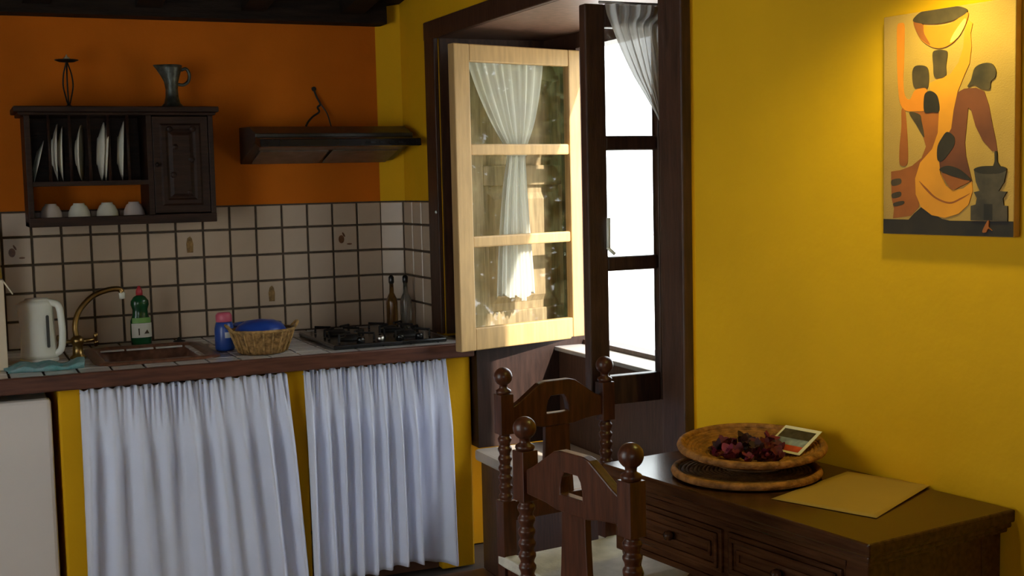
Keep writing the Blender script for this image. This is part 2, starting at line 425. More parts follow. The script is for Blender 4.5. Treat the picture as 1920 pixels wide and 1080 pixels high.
# sash curtains (gauze) hang on the far side of the sashes
def sash_curtain(name, label, prof, origin, ang, yoff, folds=9, amp=.010, ragged=.02, rod=None):
    """prof: list of (z, a0, a1)"""
    o = thing(name, label, 'curtain', origin, ang, None)
    bm = bmesh.new(); nx, rows = 72, []
    P = spline([(z, a0, a1) for z, a0, a1 in prof], 8)
    for i, p in enumerate(P):
        z, a0, a1 = p; row = []
        for k in range(nx+1):
            t = k/nx; x = a0+(a1-a0)*t
            wdt = min(1, (a1-a0)/.10)
            y = yoff + amp*wdt*math.sin(t*folds*2*PI) + .3*amp*math.sin(t*folds*4.7*PI+1)
            zz = z
            if i == len(P)-1: zz += ragged*math.sin(t*11)*math.sin(t*5+1)
            row.append(bm.verts.new((x, y, zz)))
        rows.append(row)
    for a, b in zip(rows, rows[1:]):
        for k in range(nx): bm.faces.new((a[k], a[k+1], b[k+1], b[k]))
    link('curtain_cloth', bm, 'gauze', parent=o, smooth=True)
    return o
c1 = sash_curtain('tied_curtain', 'white gauze curtain tied at its waist behind the pale casement glass',
    [(1.09, .105, .475), (.98, .150, .455), (.86, .215, .420), (.765, .280, .375), (.72, .285, .370), (.60, .262, .375), (.42, .240, .388), (.28, .228, .400), (.185, .222, .405)],
    (-.025, -.985, .842), a1, .058)
link('tie_band', tube([Vector((.3275+.05*math.cos(a), .058+.016*math.sin(a), .742)) for a in [2*PI*k/20 for k in range(20)]], .006, 6, closed=True), 'gauze', parent=c1, smooth=True)
link('curtain_rod', tube([(.05, .058, 1.095), (.58, .058, 1.095)], .004, 8), 'steel', parent=c1, smooth=True)
c2 = sash_curtain('swept_curtain', 'white gauze curtain swept sideways at the top of the shaded casement',
    [(1.160, .060, .300), (1.13, .066, .285), (1.10, .080, .240), (1.03, .112, .238), (.96, .150, .238), (.90, .190, .239), (.85, .222, .239), (.825, .236, .240)],
    (-.077, -2.125, .817), 0, -.012, 6, .009)
link('curtain_rod', tube([(.04, -.012, 1.163), (.31, -.012, 1.163)], .004, 8), 'steel', parent=c2, smooth=True)

# ------------------------------------------------------------------ outside
struct('ground_terrace', B(.66, 30, -30, 30, -.5, -.35), 'outside_paving')
def leafy(name, label, cat, loc, rad, hgt, n, trunk, grp):
    o = thing(name, label, cat, loc, 0, grp)
    link('trunk', tube([(0, 0, 0), (.03, .02, hgt*.45), (0, .05, hgt*.8)], [.07, .05, .02], 8), 'bark', parent=o, smooth=True)
    bm = bmesh.new()
    for _ in range(n):
        a, b, r = random.uniform(0, 2*PI), random.uniform(-1, 1), random.uniform(.35, 1)**.6
        c = Vector((rad*r*math.cos(a)*math.sqrt(1-b*b), rad*r*math.sin(a)*math.sqrt(1-b*b), hgt*.62+hgt*.42*r*b))
        u = Vector((random.gauss(0,1), random.gauss(0,1), random.gauss(0,1))).normalized(); v = u.orthogonal().normalized()
        s = random.uniform(.03, .065)
        q = [c-u*s, c+v*s*.5, c+u*s, c-v*s*.5]
        bm.faces.new([bm.verts.new(p) for p in q])
    f = link('foliage', bm, 'leaf', parent=o); f['kind'] = 'stuff'
    return o
for k, (x, y, h, l) in enumerate(((2.5, -2.2, 2.3, 'leafy green bush beside the window outside the house'), (3.0, -3.6, 2.5, 'tall leafy shrub standing on the pale terrace outside'), (4.9, -3.4, 2.9, 'broad garden tree beyond the terrace outside'), (4.4, -5.6, 3.0, 'round garden tree further along the terrace outside'))):
    leafy('garden_shrub', l, 'shrub', (x, y, -.35), .62+.10*k, h+.5, 4200, True, None)

# ------------------------------------------------------------------ counter
YF = -.82
CX0, CX1 = -2.1, W-.005
SX0, SX1, SY0, SY1 = -1.26, -.90, -.66, -.22        # sink opening
ct = thing('kitchen_counter', 'kitchen worktop of pale tiles with a dark wooden front edge', 'worktop', (-.9, -.4, .80))
CO = (-.9, -.4, .80)
link('worktop_slab', loc_bm(B((CX0, SX0, YF, -.001, .80, .848), (SX1, CX1, YF, -.001, .80, .848), (SX0, SX1, YF, SY0, .80, .848), (SX0, SX1, SY1, -.001, .80, .848)), CO), 'grout', parent=ct)
link('front_edge', loc_bm(B(CX0, CX1+.0, YF-.028, YF, .803, .858), CO), 'edge_wood', parent=ct, bevel=.005)
ctm = None
for i in range(19):
    for j in range(7):
        x0, y1 = CX1-.112*(i+1), -.012-.1145*j
        cx, cy = x0+.056, y1-.057
        if SX0-.03 < cx < SX1+.03 and SY0-.03 < cy < SY1+.03: continue
        if ctm is None:
            t0 = link('worktop_tile', B(-.052, .052, -.053, .053, 0, .007), 'counter_tile', parent=ct, bevel=.002); ctm = t0; t = t0
        else:
            t = ctm.copy(); COL.objects.link(t); t.parent = ct
        t.location = (cx-CO[0], cy-CO[1], .848-CO[2])
# base: yellow masonry piers, plinth, back
cb = thing('masonry_base', 'yellow plastered masonry piers carrying the kitchen worktop', 'counter base', (-.7, -.4, FZ))
BO = (-.7, -.4, FZ)
for a, b, nm in ((-1.445, -1.365, 'pier'), (-.672, -.575, 'pier'), (-.055, .085, 'pier')):
    link(nm, loc_bm(B(a, b, -.80, -.01, FZ, .80), BO), 'yellow_plaster', parent=cb, bevel=.008)
link('plinth', loc_bm(B((-1.365, -.672, -.76, -.30, FZ, .03), (-.575, -.055, -.76, -.30, FZ, .03)), BO), 'floor_tile', parent=cb)
link('inner_shelf', loc_bm(B((-1.365, -.672, -.68, -.02, .40, .425), (-.575, -.055, -.68, -.02, .40, .425)), BO), 'house_white', parent=cb)

def skirt_curtain(label, xt0, xt1, xb0, xb1, zt, zb, seeds, y0, sag=0):
    o = thing('counter_curtain', label, 'curtain', ((xt0+xt1)/2, y0, zb), 0, None)
    rnd = random.Random(seeds); nx, nz = 220, 46
    folds = []; x = -.02
    while x < 1:
        wd = rnd.uniform(.085, .145); folds.append((x+wd/2, wd, rnd.uniform(.65, 1.2), rnd.uniform(-.05, .05), rnd.uniform(.2, 1))); x += wd
    fine = [(rnd.uniform(22, 40), rnd.uniform(0, 6)) for _ in range(3)]
    bm = bmesh.new(); rows = []
    for i in range(nz+1):
        v = i/nz; row = []
        for k in range(nx+1):
            u = k/nx; xx = (xt0+(xt1-xt0)*u)*(1-v) + (xb0+(xb1-xb0)*u)*v
            q = [(c+sl_*v, am, ln_) for c, wd, am, sl_, ln_ in folds]; j = 0
            while j < len(q)-1 and u > (q[j][0]+q[j+1][0])/2: j += 1
            c0 = (q[j-1][0]+q[j][0])/2 if j > 0 else q[j][0]-.06; c1 = (q[j][0]+q[j+1][0])/2 if j < len(q)-1 else q[j][0]+.06
            d = (u-c0)/max(.02, c1-c0); d = min(1, max(0, d))**1.25
            gr = q[j][1]*min(1, .15+v*2.6)*(1 if q[j][2] > .35 else max(.15, 1-v*1.1))
            y = -.058*gr*(.5-.5*math.cos(2*PI*d))**1.3
            hd = max(0, 1-v*4.5)
            y += hd*.006*sum(math.sin(f*2*PI*u+p) for f, p in fine)
            zz = zt+(zb-zt)*v + (.012*math.sin(u*9+seeds) - sag*math.sin(PI*u))*v**3 + (.004*math.sin(u*95+seeds) if i == 0 else 0)
            row.append(bm.verts.new((xx-o.location.x, y, zz-zb)))
        rows.append(row)
    for a, b in zip(rows, rows[1:]):
        for k in range(nx): bm.faces.new((a[k], a[k+1], b[k+1], b[k]))
    cl = link('curtain_cloth', bm, 'curtain_cotton', parent=o, smooth=True)
    sd = cl.modifiers.new('thick', 'SOLIDIFY'); sd.thickness = .0015
    link('curtain_wire', tube([(xt0-.0-o.location.x, .008, zt-zb-.014), (xt1-o.location.x, .008, zt-zb-.014)], .003, 6), 'steel', parent=o)
    return o
skirt_curtain('pale blue-white cotton curtain under the sink, next to the refrigerator', -1.375, -.655, -1.385, -.60, .797, -.015, 3, -.815)
skirt_curtain('pale blue-white cotton curtain under the hob, ending above the floor', -.590, -.025, -.590, .005, .798, -.004, 8, -.815, -.01)

# refrigerator
fr = thing('refrigerator', 'white under-counter refrigerator with a plain enamel door', 'refrigerator', (-1.76, -.45, FZ))
link('body', B(-.285, .285, -.30, .40, .02, .81), 'white_enamel', parent=fr, bevel=.006)
link('door', B(-.29, .292, -.355, -.305, .03, .815), 'white_enamel', parent=fr, bevel=.014)
link('door_seal', B(-.28, .28, -.306, -.298, .04, .80), 'black_rubber', parent=fr)
for sx in (-.25, .25):
    link('foot', lathe([(.02, 0), (.02, .02)], 12, c=(sx, -.25, 0)), 'black_rubber', parent=fr)

# sink
sk = thing('sink', 'reddish brown resin sink let into the tiled worktop', 'sink', ((SX0+SX1)/2, (SY0+SY1)/2, .66))
hw, hd = (SX1-SX0)/2, (SY1-SY0)/2
bm = bmesh.new(); rings = []
for ex, z, r in ((.045, .196, .07), (.043, .204, .07), (.012, .206, .06), (0, .198, .055), (-.012, .12, .05), (-.03, .03, .06), (-.09, .02, .05)):
    rings.append([bm.verts.new((x, y, z)) for x, y in rrect(-hw-ex, hw+ex, -hd-ex, hd+ex, r)])
for a, b in zip(rings, rings[1:]):
    for k in range(len(a)): bm.faces.new((a[k], a[(k+1)%len(a)], b[(k+1)%len(b)], b[k]))
bm.faces.new(rings[-1])
link('basin', bm, 'sink_resin', parent=sk, smooth=True)
link('drain', lathe([(.03, .021), (.03, .026), (.018, .023)], 16), 'steel', parent=sk)
pl = tag(link('sink_plug', lathe([(.022, 0), (.024, .012), (.010, .016), (.006, .026), (.0, .028)], 16), 'black_rubber', loc=(-.93, -.185, .8555), smooth=True), 'small black rubber plug lying on the back rim of the sink', 'plug')

# faucet
fc = thing('faucet', 'antique brass mixer tap with a tall swan-neck spout', 'faucet', (-1.338, -.40, .855))
link('base', lathe([(.030, 0), (.030, .006), (.020, .014), (.018, .05), (.024, .058), (.024, .075), (.012, .085), (.0, .09)], 18), 'brass', parent=fc, smooth=True)
link('spout', tube(spline([(0, 0, .07), (-.006, 0, .12), (.012, .01, .175), (.06, .02, .225), (.115, .025, .247), (.160, .028, .250), (.172, .028, .236)], 6), [.0105]*36+[.012], 10), 'brass', parent=fc, smooth=True)
link('spout_tip', lathe([(.011, 0), (.012, .022), (.009, .026)], 12, c=(.172, .028, .212)), 'china', parent=fc, smooth=True)
for s in (-1, 1):
    h = link('tap_handle', tube([(0, 0, .062), (s*.062, .0, .066)], .008, 8), 'brass', parent=fc, smooth=True)
    bm = bmesh.new()
    for k in range(4):
        a = k*PI/2+.4; tube([(s*.064, 0, .066), (s*.066, .026*math.cos(a), .066+.026*math.sin(a))], [.006, .008], 8, bm)
    link('cross_grip', bm, 'brass', parent=h, smooth=True)

# kettle
kt = thing('kettle', 'white plastic jug kettle standing beside the faucet', 'kettle', (-1.475, -.42, .856), .0); kt.scale = (.90, .9, .92)
link('base_plate', lathe([(.074, 0), (.076, .012), (.070, .016)], 32), 'white_plastic', parent=kt, smooth=True)
bm = bmesh.new(); rings = []
for z, rx in ((.016, .071), (.03, .072), (.12, .066), (.20, .063), (.232, .064), (.245, .058), (.250, .03)):
    rings.append([])
    for k in range(32):
        a = 2*PI*k/32; x, y = rx*math.cos(a), rx*.92*math.sin(a)
        sp = max(0, math.cos(a-PI))**6
        x -= sp*.018*max(0, (z-.12)/.12) if z < .24 else 0
        rings[-1].append(bm.verts.new((x, y, z)))
for a, b in zip(rings, rings[1:]):
    for k in range(32): bm.faces.new((a[k], a[(k+1)%32], b[(k+1)%32], b[k]))
bm.faces.new(rings[-1]); bm.faces.new(rings[0])
link('body', bm, 'white_plastic', parent=kt, smooth=True)
link('handle', tube(spline([(.035, -.02, .238), (.078, -.028, .226), (.089, -.033, .17), (.091, -.034, .10), (.082, -.03, .045), (.055, -.02, .028)], 6), [.014]*31, 10), 'white_plastic', parent=kt, smooth=True)
link('water_gauge', prism(rrect(.028, .040, .06, .19, .006), -.0640, -.0600), 'hood_metal', parent=kt)
link('lid', lathe([(.05, .244), (.045, .254), (.0, .257)], 24), 'white_plastic', parent=kt, smooth=True)

# teal cloth in front of the kettle
def cloth_sheet(w, d, h, n, amp, seed):
    rnd = random.Random(seed); ph = [rnd.uniform(0, 6) for _ in range(6)]
    bm = bmesh.new(); g = {}
    for s, zz in ((0, 0), (1, h)):
        for i in range(n+1):
            for j in range(n+1):
                u, v = i/n, j/n
                x = (u-.5)*w*(1+.06*math.sin(v*5+ph[0])); y = (v-.5)*d*(1+.10*math.sin(u*6+ph[1]))
                z = 0 if s == 0 else h*(.55+.45*math.sin(u*9+ph[2])*math.sin(v*6+ph[3])**2)+amp*(math.sin(u*17+ph[4])+1)*.5
                g[s, i, j] = bm.verts.new((x, y, z))
    for s in (0, 1):
        for i in range(n):
            for j in range(n): bm.faces.new((g[s,i,j], g[s,i+1,j], g[s,i+1,j+1], g[s,i,j+1]))
    for i in range(n):
        for (a, b) in (((i,0),(i+1,0)), ((i,n),(i+1,n)), ((0,i),(0,i+1)), ((n,i),(n,i+1))):
            bm.faces.new((g[0,a[0],a[1]], g[0,b[0],b[1]], g[1,b[0],b[1]], g[1,a[0],a[1]]))
    return bm
tag(link('dish_cloth', cloth_sheet(.26, .15, .016, 14, .012, 5), 'teal_cloth', loc=(-1.47, -.625, .856), smooth=True), 'crumpled turquoise dish cloth in front of the white kettle', 'cloth')

# soap bottle
sb = thing('soap_bottle', 'dark green dish soap bottle with a red cap and pale label', 'bottle', (-1.075, -.165, .857), .1)
def oval(prof, ry, n=24):
    bm = bmesh.new(); R = []
    for r, z in prof: R.append([bm.verts.new((r*math.cos(2*PI*k/n), r*ry*math.sin(2*PI*k/n), z)) for k in range(n)])
    for a, b in zip(R, R[1:]):
        for k in range(n): bm.faces.new((a[k], a[(k+1)%n], b[(k+1)%n], b[k]))
    bm.faces.new(R[0]); bm.faces.new(R[-1]); return bm
link('body', oval([(.036, 0), (.040, .006), (.042, .05), (.040, .10), (.031, .125), (.030, .145), (.036, .165), (.035, .18), (.024, .196), (.012, .203)], .62), 'green_soap', parent=sb, smooth=True)
link('cap', lathe([(.012, .203), (.014, .206), (.013, .222), (.006, .236), (.004, .240)], 16), 'red_cap', parent=sb, smooth=True)
def patch(r, ry, z0, z1, a0, a1, off=.0012, n=10):
    bm = bmesh.new(); A = []
    for k in range(n+1):
        a = a0+(a1-a0)*k/n
        A.append([bm.verts.new(((r+off)*math.cos(a), (r+off)*ry*math.sin(a)-off, z)) for z in (z0, z1)])
    for p, q in zip(A, A[1:]): bm.faces.new((p[0], q[0], q[1], p[1]))
    return bm
lb = link('label', patch(.0425, .62, .035, .092, -PI*.86, -PI*.14), 'soap_label', parent=sb, smooth=True)
link('label_band', patch(.041, .64, .093, .114, -PI*.83, -PI*.17), 'soap_label_green', parent=sb, smooth=True)
link('label_mark', prism([(.006, .05), (.026, .05), (.018, .066)], -.0290, -.0278), 'paint_umber', parent=lb)
link('label_mark', prism([(-.016, .045), (-.012, .045), (-.012, .072), (-.016, .072)], -.0290, -.0278), 'paint_umber', parent=lb)

# carton and yellow bottle at the end of the worktop
cr = thing('food_carton', 'tall cream cardboard carton with an open flap on the worktop', 'carton', (-1.665, -.56, .856))
link('box', B(-.075, .075, -.04, .04, 0, .32), 'carton_card', parent=cr, bevel=.003)
link('printed_band', B(-.07, .045, -.0412, -.040, .04, .30), 'carton_print', parent=cr)
link('flap', prism([(.075, .318), (.105, .268), (.101, .266), (.073, .312)], -.035, .035), 'paper_white', parent=cr)
yb = thing('cleaner_bottle', 'tall yellow bottle with a black cap behind the cream carton', 'bottle', (-1.625, -.13, .857))
link('body', lathe([(.045, 0), (.048, .01), (.048, .30), (.042, .36), (.040, .385)], 20), 'yellow_plastic', parent=yb, smooth=True)
link('cap', lathe([(.041, .385), (.043, .39), (.043, .46), (.03, .47)], 20), 'black_gloss', parent=yb, smooth=True)

# blue jar with pink lid, basket with blue tub
bj = thing('blue_bottle', 'blue plastic bottle with a pink cap beside the sink', 'bottle', (-.81, -.50, .857))
link('body', lathe([(.034, 0), (.037, .008), (.037, .085), (.032, .105), (.028, .11)], 22), 'blue_plastic', parent=bj, smooth=True)
link('cap', lathe([(.029, .11), (.031, .113), (.031, .135), (.024, .145), (.0, .147)], 20), 'pink_plastic', parent=bj, smooth=True)
link('label', patch(.0365, 1, .05, .072, -PI*.55, -PI*.2), 'label_grey', parent=bj, smooth=True)
bk = thing('bread_basket', 'small round wicker basket with handle loops on the worktop', 'basket', (-.70, -.66, .857))
bm = bmesh.new(); n = 40; R = []
prof = [(.0, .004), (.075, .004), (.082, .0), (.088, .008), (.098, .030), (.108, .055), (.117, .080), (.121, .088), (.114, .088), (.105, .058), (.090, .020), (.0, .014)]
for i, (r, z) in enumerate(prof): R.append([bm.verts.new((max(r, .0005)*(1+(.012*math.sin(k*PI) if 2 < i < 8 else 0))*math.cos(2*PI*k/n), .85*max(r, .0005)*math.sin(2*PI*k/n), z)) for k in range(n)])
for a, b in zip(R, R[1:]):
    for k in range(n): bm.faces.new((a[k], a[(k+1)%n], b[(k+1)%n], b[k]))
link('bowl', bm, 'wicker', parent=bk, smooth=True)
for k in range(20):
    a = 2*PI*(k+.5)/20
    link('stake', tube([(r*math.cos(a), .85*r*math.sin(a), z) for r, z in ((.090, .006), (.100, .030), (.110, .055), (.120, .084))], .0035, 6), 'wicker_rim', parent=bk, smooth=True)
link('rim', tube([(.119*math.cos(a), .101*math.sin(a), .088) for a in [2*PI*k/40 for k in range(40)]], .006, 8, closed=True), 'wicker_rim', parent=bk, smooth=True)
for s in (-1, 1):
    link('handle_loop', tube(spline([(s*.115, -.03, .088), (s*.132, -.018, .108), (s*.136, 0, .112), (s*.132, .018, .108), (s*.115, .03, .088)], 5), .005, 8), 'wicker_rim', parent=bk, smooth=True)
tag(link('blue_dish', lathe([(.0, .0), (.094, .0), (.100, .010), (.098, .026), (.084, .048), (.054, .064), (.0, .070)], 32), 'blue_lid', loc=(-.705, -.655, .915), smooth=True), 'upturned blue plastic bowl lying in the wicker basket', 'bowl')
for o in [bpy.data.objects['blue_dish']]: o.scale = (1, .85, 1)
tag(link('blue_tub', lathe([(.0, .004), (.070, .0), (.078, .01), (.092, .085), (.098, .088), (.090, .080), (.074, .014), (.0, .012)], 32), 'blue_plastic', loc=(-.665, -.42, .857), smooth=True), 'round blue plastic tub behind the wicker basket', 'tub')
tag(link('scouring_pad', cloth_sheet(.085, .06, .05, 8, .006, 9), 'dark_green', loc=(-.672, -.42, .869), smooth=True), 'dark green scouring pad in the blue plastic tub', 'scouring pad')

# hob
hb = thing('gas_hob', 'black gas hob set in the worktop below the cooker hood', 'hob', (-.215, -.50, .8555))
link('tray', B(-.235, .225, -.25, .27, 0, .018), 'black_gloss', parent=hb, bevel=.006)
for bx, by, r in ((-.12, .10, .055), (.11, .10, .045), (-.12, -.10, .045), (.11, -.10, .055)):
    b_ = link('burner', lathe([(r, .018), (r, .026), (r*.6, .03), (r*.55, .038), (0, .039)], 20, c=(bx, by, 0)), 'iron', parent=hb, smooth=True)
    for k in range(4):
        a = k*PI/2+PI/4; bm = bmesh.new()
        tube([(bx+.10*math.cos(a), by+.10*math.sin(a), .02), (bx+.10*math.cos(a), by+.10*math.sin(a), .046), (bx+.03*math.cos(a), by+.03*math.sin(a), .046)], .005, 6, bm)
        link('pan_support', bm, 'iron', parent=b_)
for k in range(4):
    kb = link('knob', lathe([(.016, .018), (.016, .036), (.012, .04)], 14, c=(-.12+.08*k, -.222, 0)), 'steel' if k == 1 else 'black_gloss', parent=hb, smooth=True)

# two cruets
for k, (x, y, m) in enumerate(((-.028, -.20, 'oil_glass'), (.030, -.215, 'bottle_glass'))):
    bt = thing('cruet_bottle', ['amber oil bottle with a black stopper in the tiled corner', 'clear glass vinegar bottle with a black stopper in the tiled corner'][k], 'bottle', (x, y, .857))
    link('glass', lathe([(.023, 0), (.025, .006), (.025, .11), (.022, .13), (.010, .155), (.009, .195)], 18), m, parent=bt, smooth=True)
    link('stopper', lathe([(.010, .195), (.012, .20), (.012, .222), (.005, .232)], 14), 'black_gloss', parent=bt, smooth=True)

# ------------------------------------------------------------------ cooker hood
hdo = thing('cooker_hood', 'flat black cooker hood on the orange wall above the hob', 'cooker hood', (-.28, 0, 1.575))
X_0, X_1 = -.335, .335
link('body', prism([(-.001, 0), (-.001, .155), (-.20, .150), (-.30, .118), (-.30, .085)], X_0, X_1, 'x'), 'hood_metal', parent=hdo, bevel=.004)
link('visor', prism([(-.28, .108), (-.385, .092), (-.39, .062), (-.36, .060), (-.28, .078)], X_0-.0, X_1+.005, 'x'), 'black_gloss', parent=hdo, bevel=.003)
link('light_strip', prism([(-.225, .058), (-.275, .072), (-.277, .066), (-.227, .052)], X_0+.03, X_1-.03, 'x'), 'hood_grille', parent=hdo)
for k in range(2):
    a, b = (X_0+.04, -.01) if k == 0 else (.01, X_1-.04)
    link('grease_filter', prism([(-.04, .006), (-.21, .052), (-.212, .047), (-.042, .001)], a, b, 'x'), 'hood_grille', parent=hdo)
for k in range(4):
    link('button', B(.12+.04*k, .14+.04*k, -.392, -.386, .072, .082), 'black_rubber', parent=hdo)
pc = thing('hood_cable', 'thin black power cable hanging from the wall above the cooker hood', 'cable', (-.28, 0, 1.73))
link('cord', tube(spline([(-.005, -.004, .162), (.004, -.012, .13), (.018, -.014, .10), (.004, -.02, .085), (.010, -.02, .066), (-.02, -.025, .045), (-.045, -.04, .022), (-.06, -.06, .0035)], 6), .0045, 8), 'black_rubber', parent=pc, smooth=True)
link('cord', tube(spline([(-.003, -.004, .155), (.02, -.015, .10), (.045, -.02, .06), (.055, -.04, .0035)], 6), .003, 8), 'hood_metal', parent=pc, smooth=True)
link('wall_outlet', lathe([(.010, 0), (.010, .006), (.0, .008)], 12), 'black_rubber', parent=pc, loc=(-.005, -.001, .165)).rotation_euler.x = PI/2

# ------------------------------------------------------------------ plate rack
rk = thing('plate_rack', 'dark wooden wall rack with plate slots, cup shelf and small cupboard', 'rack', (-1.12, 0, 1.345))
xl, xd, xr = -.355, .092, .352; RD = -.235
link('cornice', B((xl-.035, xr+.022, RD-.02, -.001, .436, .458), (xl-.02, xr+.010, RD-.01, -.001, .424, .436)), 'rack_wood', parent=rk, bevel=.004)
link('side', B(xl, xl+.022, RD, -.001, .0, .424), 'rack_wood', parent=rk, bevel=.003)
link('side', B(xr-.02, xr, RD, -.001, .0, .424), 'rack_wood', parent=rk, bevel=.003)
link('divider', B(xd, xd+.02, RD, -.001, .03, .424), 'rack_wood', parent=rk)
link('bottom_board', B((xl, xr, RD, -.001, .0, .022), (xl, xr, RD-.006, RD+.012, .0, .036)), 'rack_wood', parent=rk, bevel=.003)
link('shelf', B((xl+.022, xd, RD, -.001, .155, .172),), 'rack_wood', parent=rk)
link('back_board', B(xl+.022, xd, -.012, -.001, .172, .424), 'rack_wood', parent=rk)
link('back_board', B(xd+.02, xr-.02, -.012, -.001, .022, .424), 'rack_wood', parent=rk)
for x in (-.268, -.192, -.122, -.050, .022):
    link('dowel', tube([(x, RD+.008, .172), (x, RD+.008, .424)], .006, 8), 'rack_wood', parent=rk, smooth=True)
dr = link('door', B((xd+.022, xr-.022, RD+.002, RD+.02, .04, .42),), 'rack_wood', parent=rk, bevel=.003)
bm = bmesh.new(); R = []
for ins, y in ((.028, RD+.002), (.036, RD-.004), (.05, RD-.004), (.06, RD+.003), (.075, RD-.006)):
    R.append([bm.verts.new((x, y, z)) for x, z in ((xd+.022+ins, .04+ins), (xr-.022-ins, .04+ins), (xr-.022-ins, .42-ins), (xd+.022+ins, .42-ins))])
for a, b in zip(R, R[1:]):
    for k in range(4): bm.faces.new((a[k], a[(k+1)%4], b[(k+1)%4], b[k]))
bm.faces.new(R[-1]); link('carved_panel', bm, 'rack_wood', parent=dr)
link('knob', lathe([(.004, 0), (.009, .008), (.008, .016), (0, .018)], 10), 'rack_wood', parent=dr, loc=(xd+.036, RD+.002, .23), smooth=True).rotation_euler.x = PI/2
for x, z in ((.18, .37), (.27, .37), (.20, .30), (.26, .25), (.19, .19), (.25, .12)):
    link('carved_boss', lathe([(.013, 0), (.010, .004), (0, .006)], 10), 'rack_wood', parent=dr, loc=(x, RD-.004, z), smooth=True).rotation_euler.x = PI/2
# plates
pm = None
PLATES = ((-1.437, .26, .05, .085, 'single white plate leaning over in the rack, beside its open end'),
          (-1.372, .03, .12, .112, 'white china plate, one of a pair in the rack slot next to the leaning plate'), (-1.352, .03, .12, .108, 'white china plate, one of a pair in the rack slot next to the leaning plate'),
          (-1.283, .03, .20, .110, 'broad white plate standing alone in the rack\'s middle slot'),
          (-1.205, .07, .06, .116, 'white china plate, one of a close pair standing in the rack between two single plates'), (-1.190, .08, .08, .118, 'white china plate, one of a close pair standing in the rack between two single plates'),
          (-1.128, .06, .12, .118, 'white china plate in the rack slot nearest the small cupboard'))
for k, (x, ty, rz, r, lab) in enumerate(PLATES):
    prof = [(0, 0), (.05, 0), (.055, .004), (.080, .010), (.110, .020), (.112, .023), (.080, .014), (.052, .008), (0, .007)]
    bm = lathe(prof, 40)
    bmesh.ops.rotate(bm, verts=bm.verts, matrix=Matrix.Rotation(PI/2, 3, 'Y'))
    o = link('dinner_plate', bm, 'china', smooth=True); s = r/.112
    o.scale = (s, s, s); o.rotation_euler = (0, ty, -rz); o.location = (x, -.126, 1.517+r*math.cos(ty)+.0015)
    tag(o, lab, 'plate', 'plates in the plate rack')
CUPS = ((-1.387, 'china_pink', 'pinkish china cup upside down at the open end of the rack shelf'), (-1.283, 'china', 'white china cup upside down between two other cups on the rack shelf'), (-1.177, 'china', 'white china cup upside down between two other cups on the rack shelf'), (-1.074, 'china_pink', 'pinkish china cup upside down against the small cupboard of the rack'))
for k, (x, m, lab) in enumerate(CUPS):
    c = thing('coffee_cup', lab, 'cup', (x, -.13, 1.368), 1.3+.2*k, 'cups on the rack shelf')
    link('bowl', lathe([(.043, 0), (.043, .004), (.040, .030), (.030, .052), (.022, .058), (.021, .064), (.0, .062)], 28), m, parent=c, smooth=True)
    link('handle', tube(spline([(.038, 0, .012), (.058, 0, .014), (.060, 0, .034), (.036, 0, .044)], 6), .004, 8), m, parent=c, smooth=True)
# candle holder and jug on top
ch = thing('candle_holder', 'slender black iron candle holder on top of the plate rack', 'candle holder', (-1.300, -.125, 1.803))
link('foot', lathe([(.022, 0), (.020, .004), (.006, .012), (.005, .02)], 16), 'iron', parent=ch, smooth=True)
for k in range(3):
    a = 2*PI*k/3+.35; u = (math.cos(a), math.sin(a))
    link('stem_rod', tube(spline([(u[0]*r, u[1]*r, z) for r, z in ((.003, .012), (.010, .035), (.021, .085), (.017, .13), (.005, .168), (.003, .178))], 5), .003, 8), 'iron', parent=ch, smooth=True)
link('drip_pan', lathe([(.0, .176), (.03, .178), (.045, .184), (.044, .186), (.0, .181)], 24), 'iron', parent=ch, smooth=True)
link('candle_stub', lathe([(.012, .181), (.012, .194), (.004, .198), (.002, .206)], 14), 'candle_wax', parent=ch, smooth=True)
jg = thing('pewter_jug', 'dark pewter jug with a flared spout on top of the plate rack', 'jug', (-.905, -.125, 1.803))
bm = bmesh.new(); R = []; n = 32
for r, z, spx in ((.048, 0, 0), (.046, .006, 0), (.032, .020, 0), (.026, .045, 0), (.024, .075, 0), (.027, .105, .002), (.034, .130, .008), (.040, .152, .016), (.044, .170, .026), (.042, .172, .024), (.034, .150, .012), (.024, .12, 0), (.018, .09, 0)):
    R.append([])
    for k in range(n):
        a = 2*PI*k/n; x, y = r*math.cos(a), r*math.sin(a); sp = max(0, -math.cos(a))**4
        R[-1].append(bm.verts.new((x-spx*sp, y*(1-.4*sp*(spx > 0)), z)))
for a, b in zip(R, R[1:]):
    for k in range(n): bm.faces.new((a[k], a[(k+1)%n], b[(k+1)%n], b[k]))
bm.faces.new(R[0]); bm.faces.new(R[-1])
link('body', bm, 'pewter', parent=jg, smooth=True)
link('handle', tube(spline([(.040, 0, .152), (.060, 0, .158), (.072, 0, .138), (.068, 0, .110), (.048, 0, .094), (.022, 0, .096)], 6), .0065, 8), 'pewter', parent=jg, smooth=True)

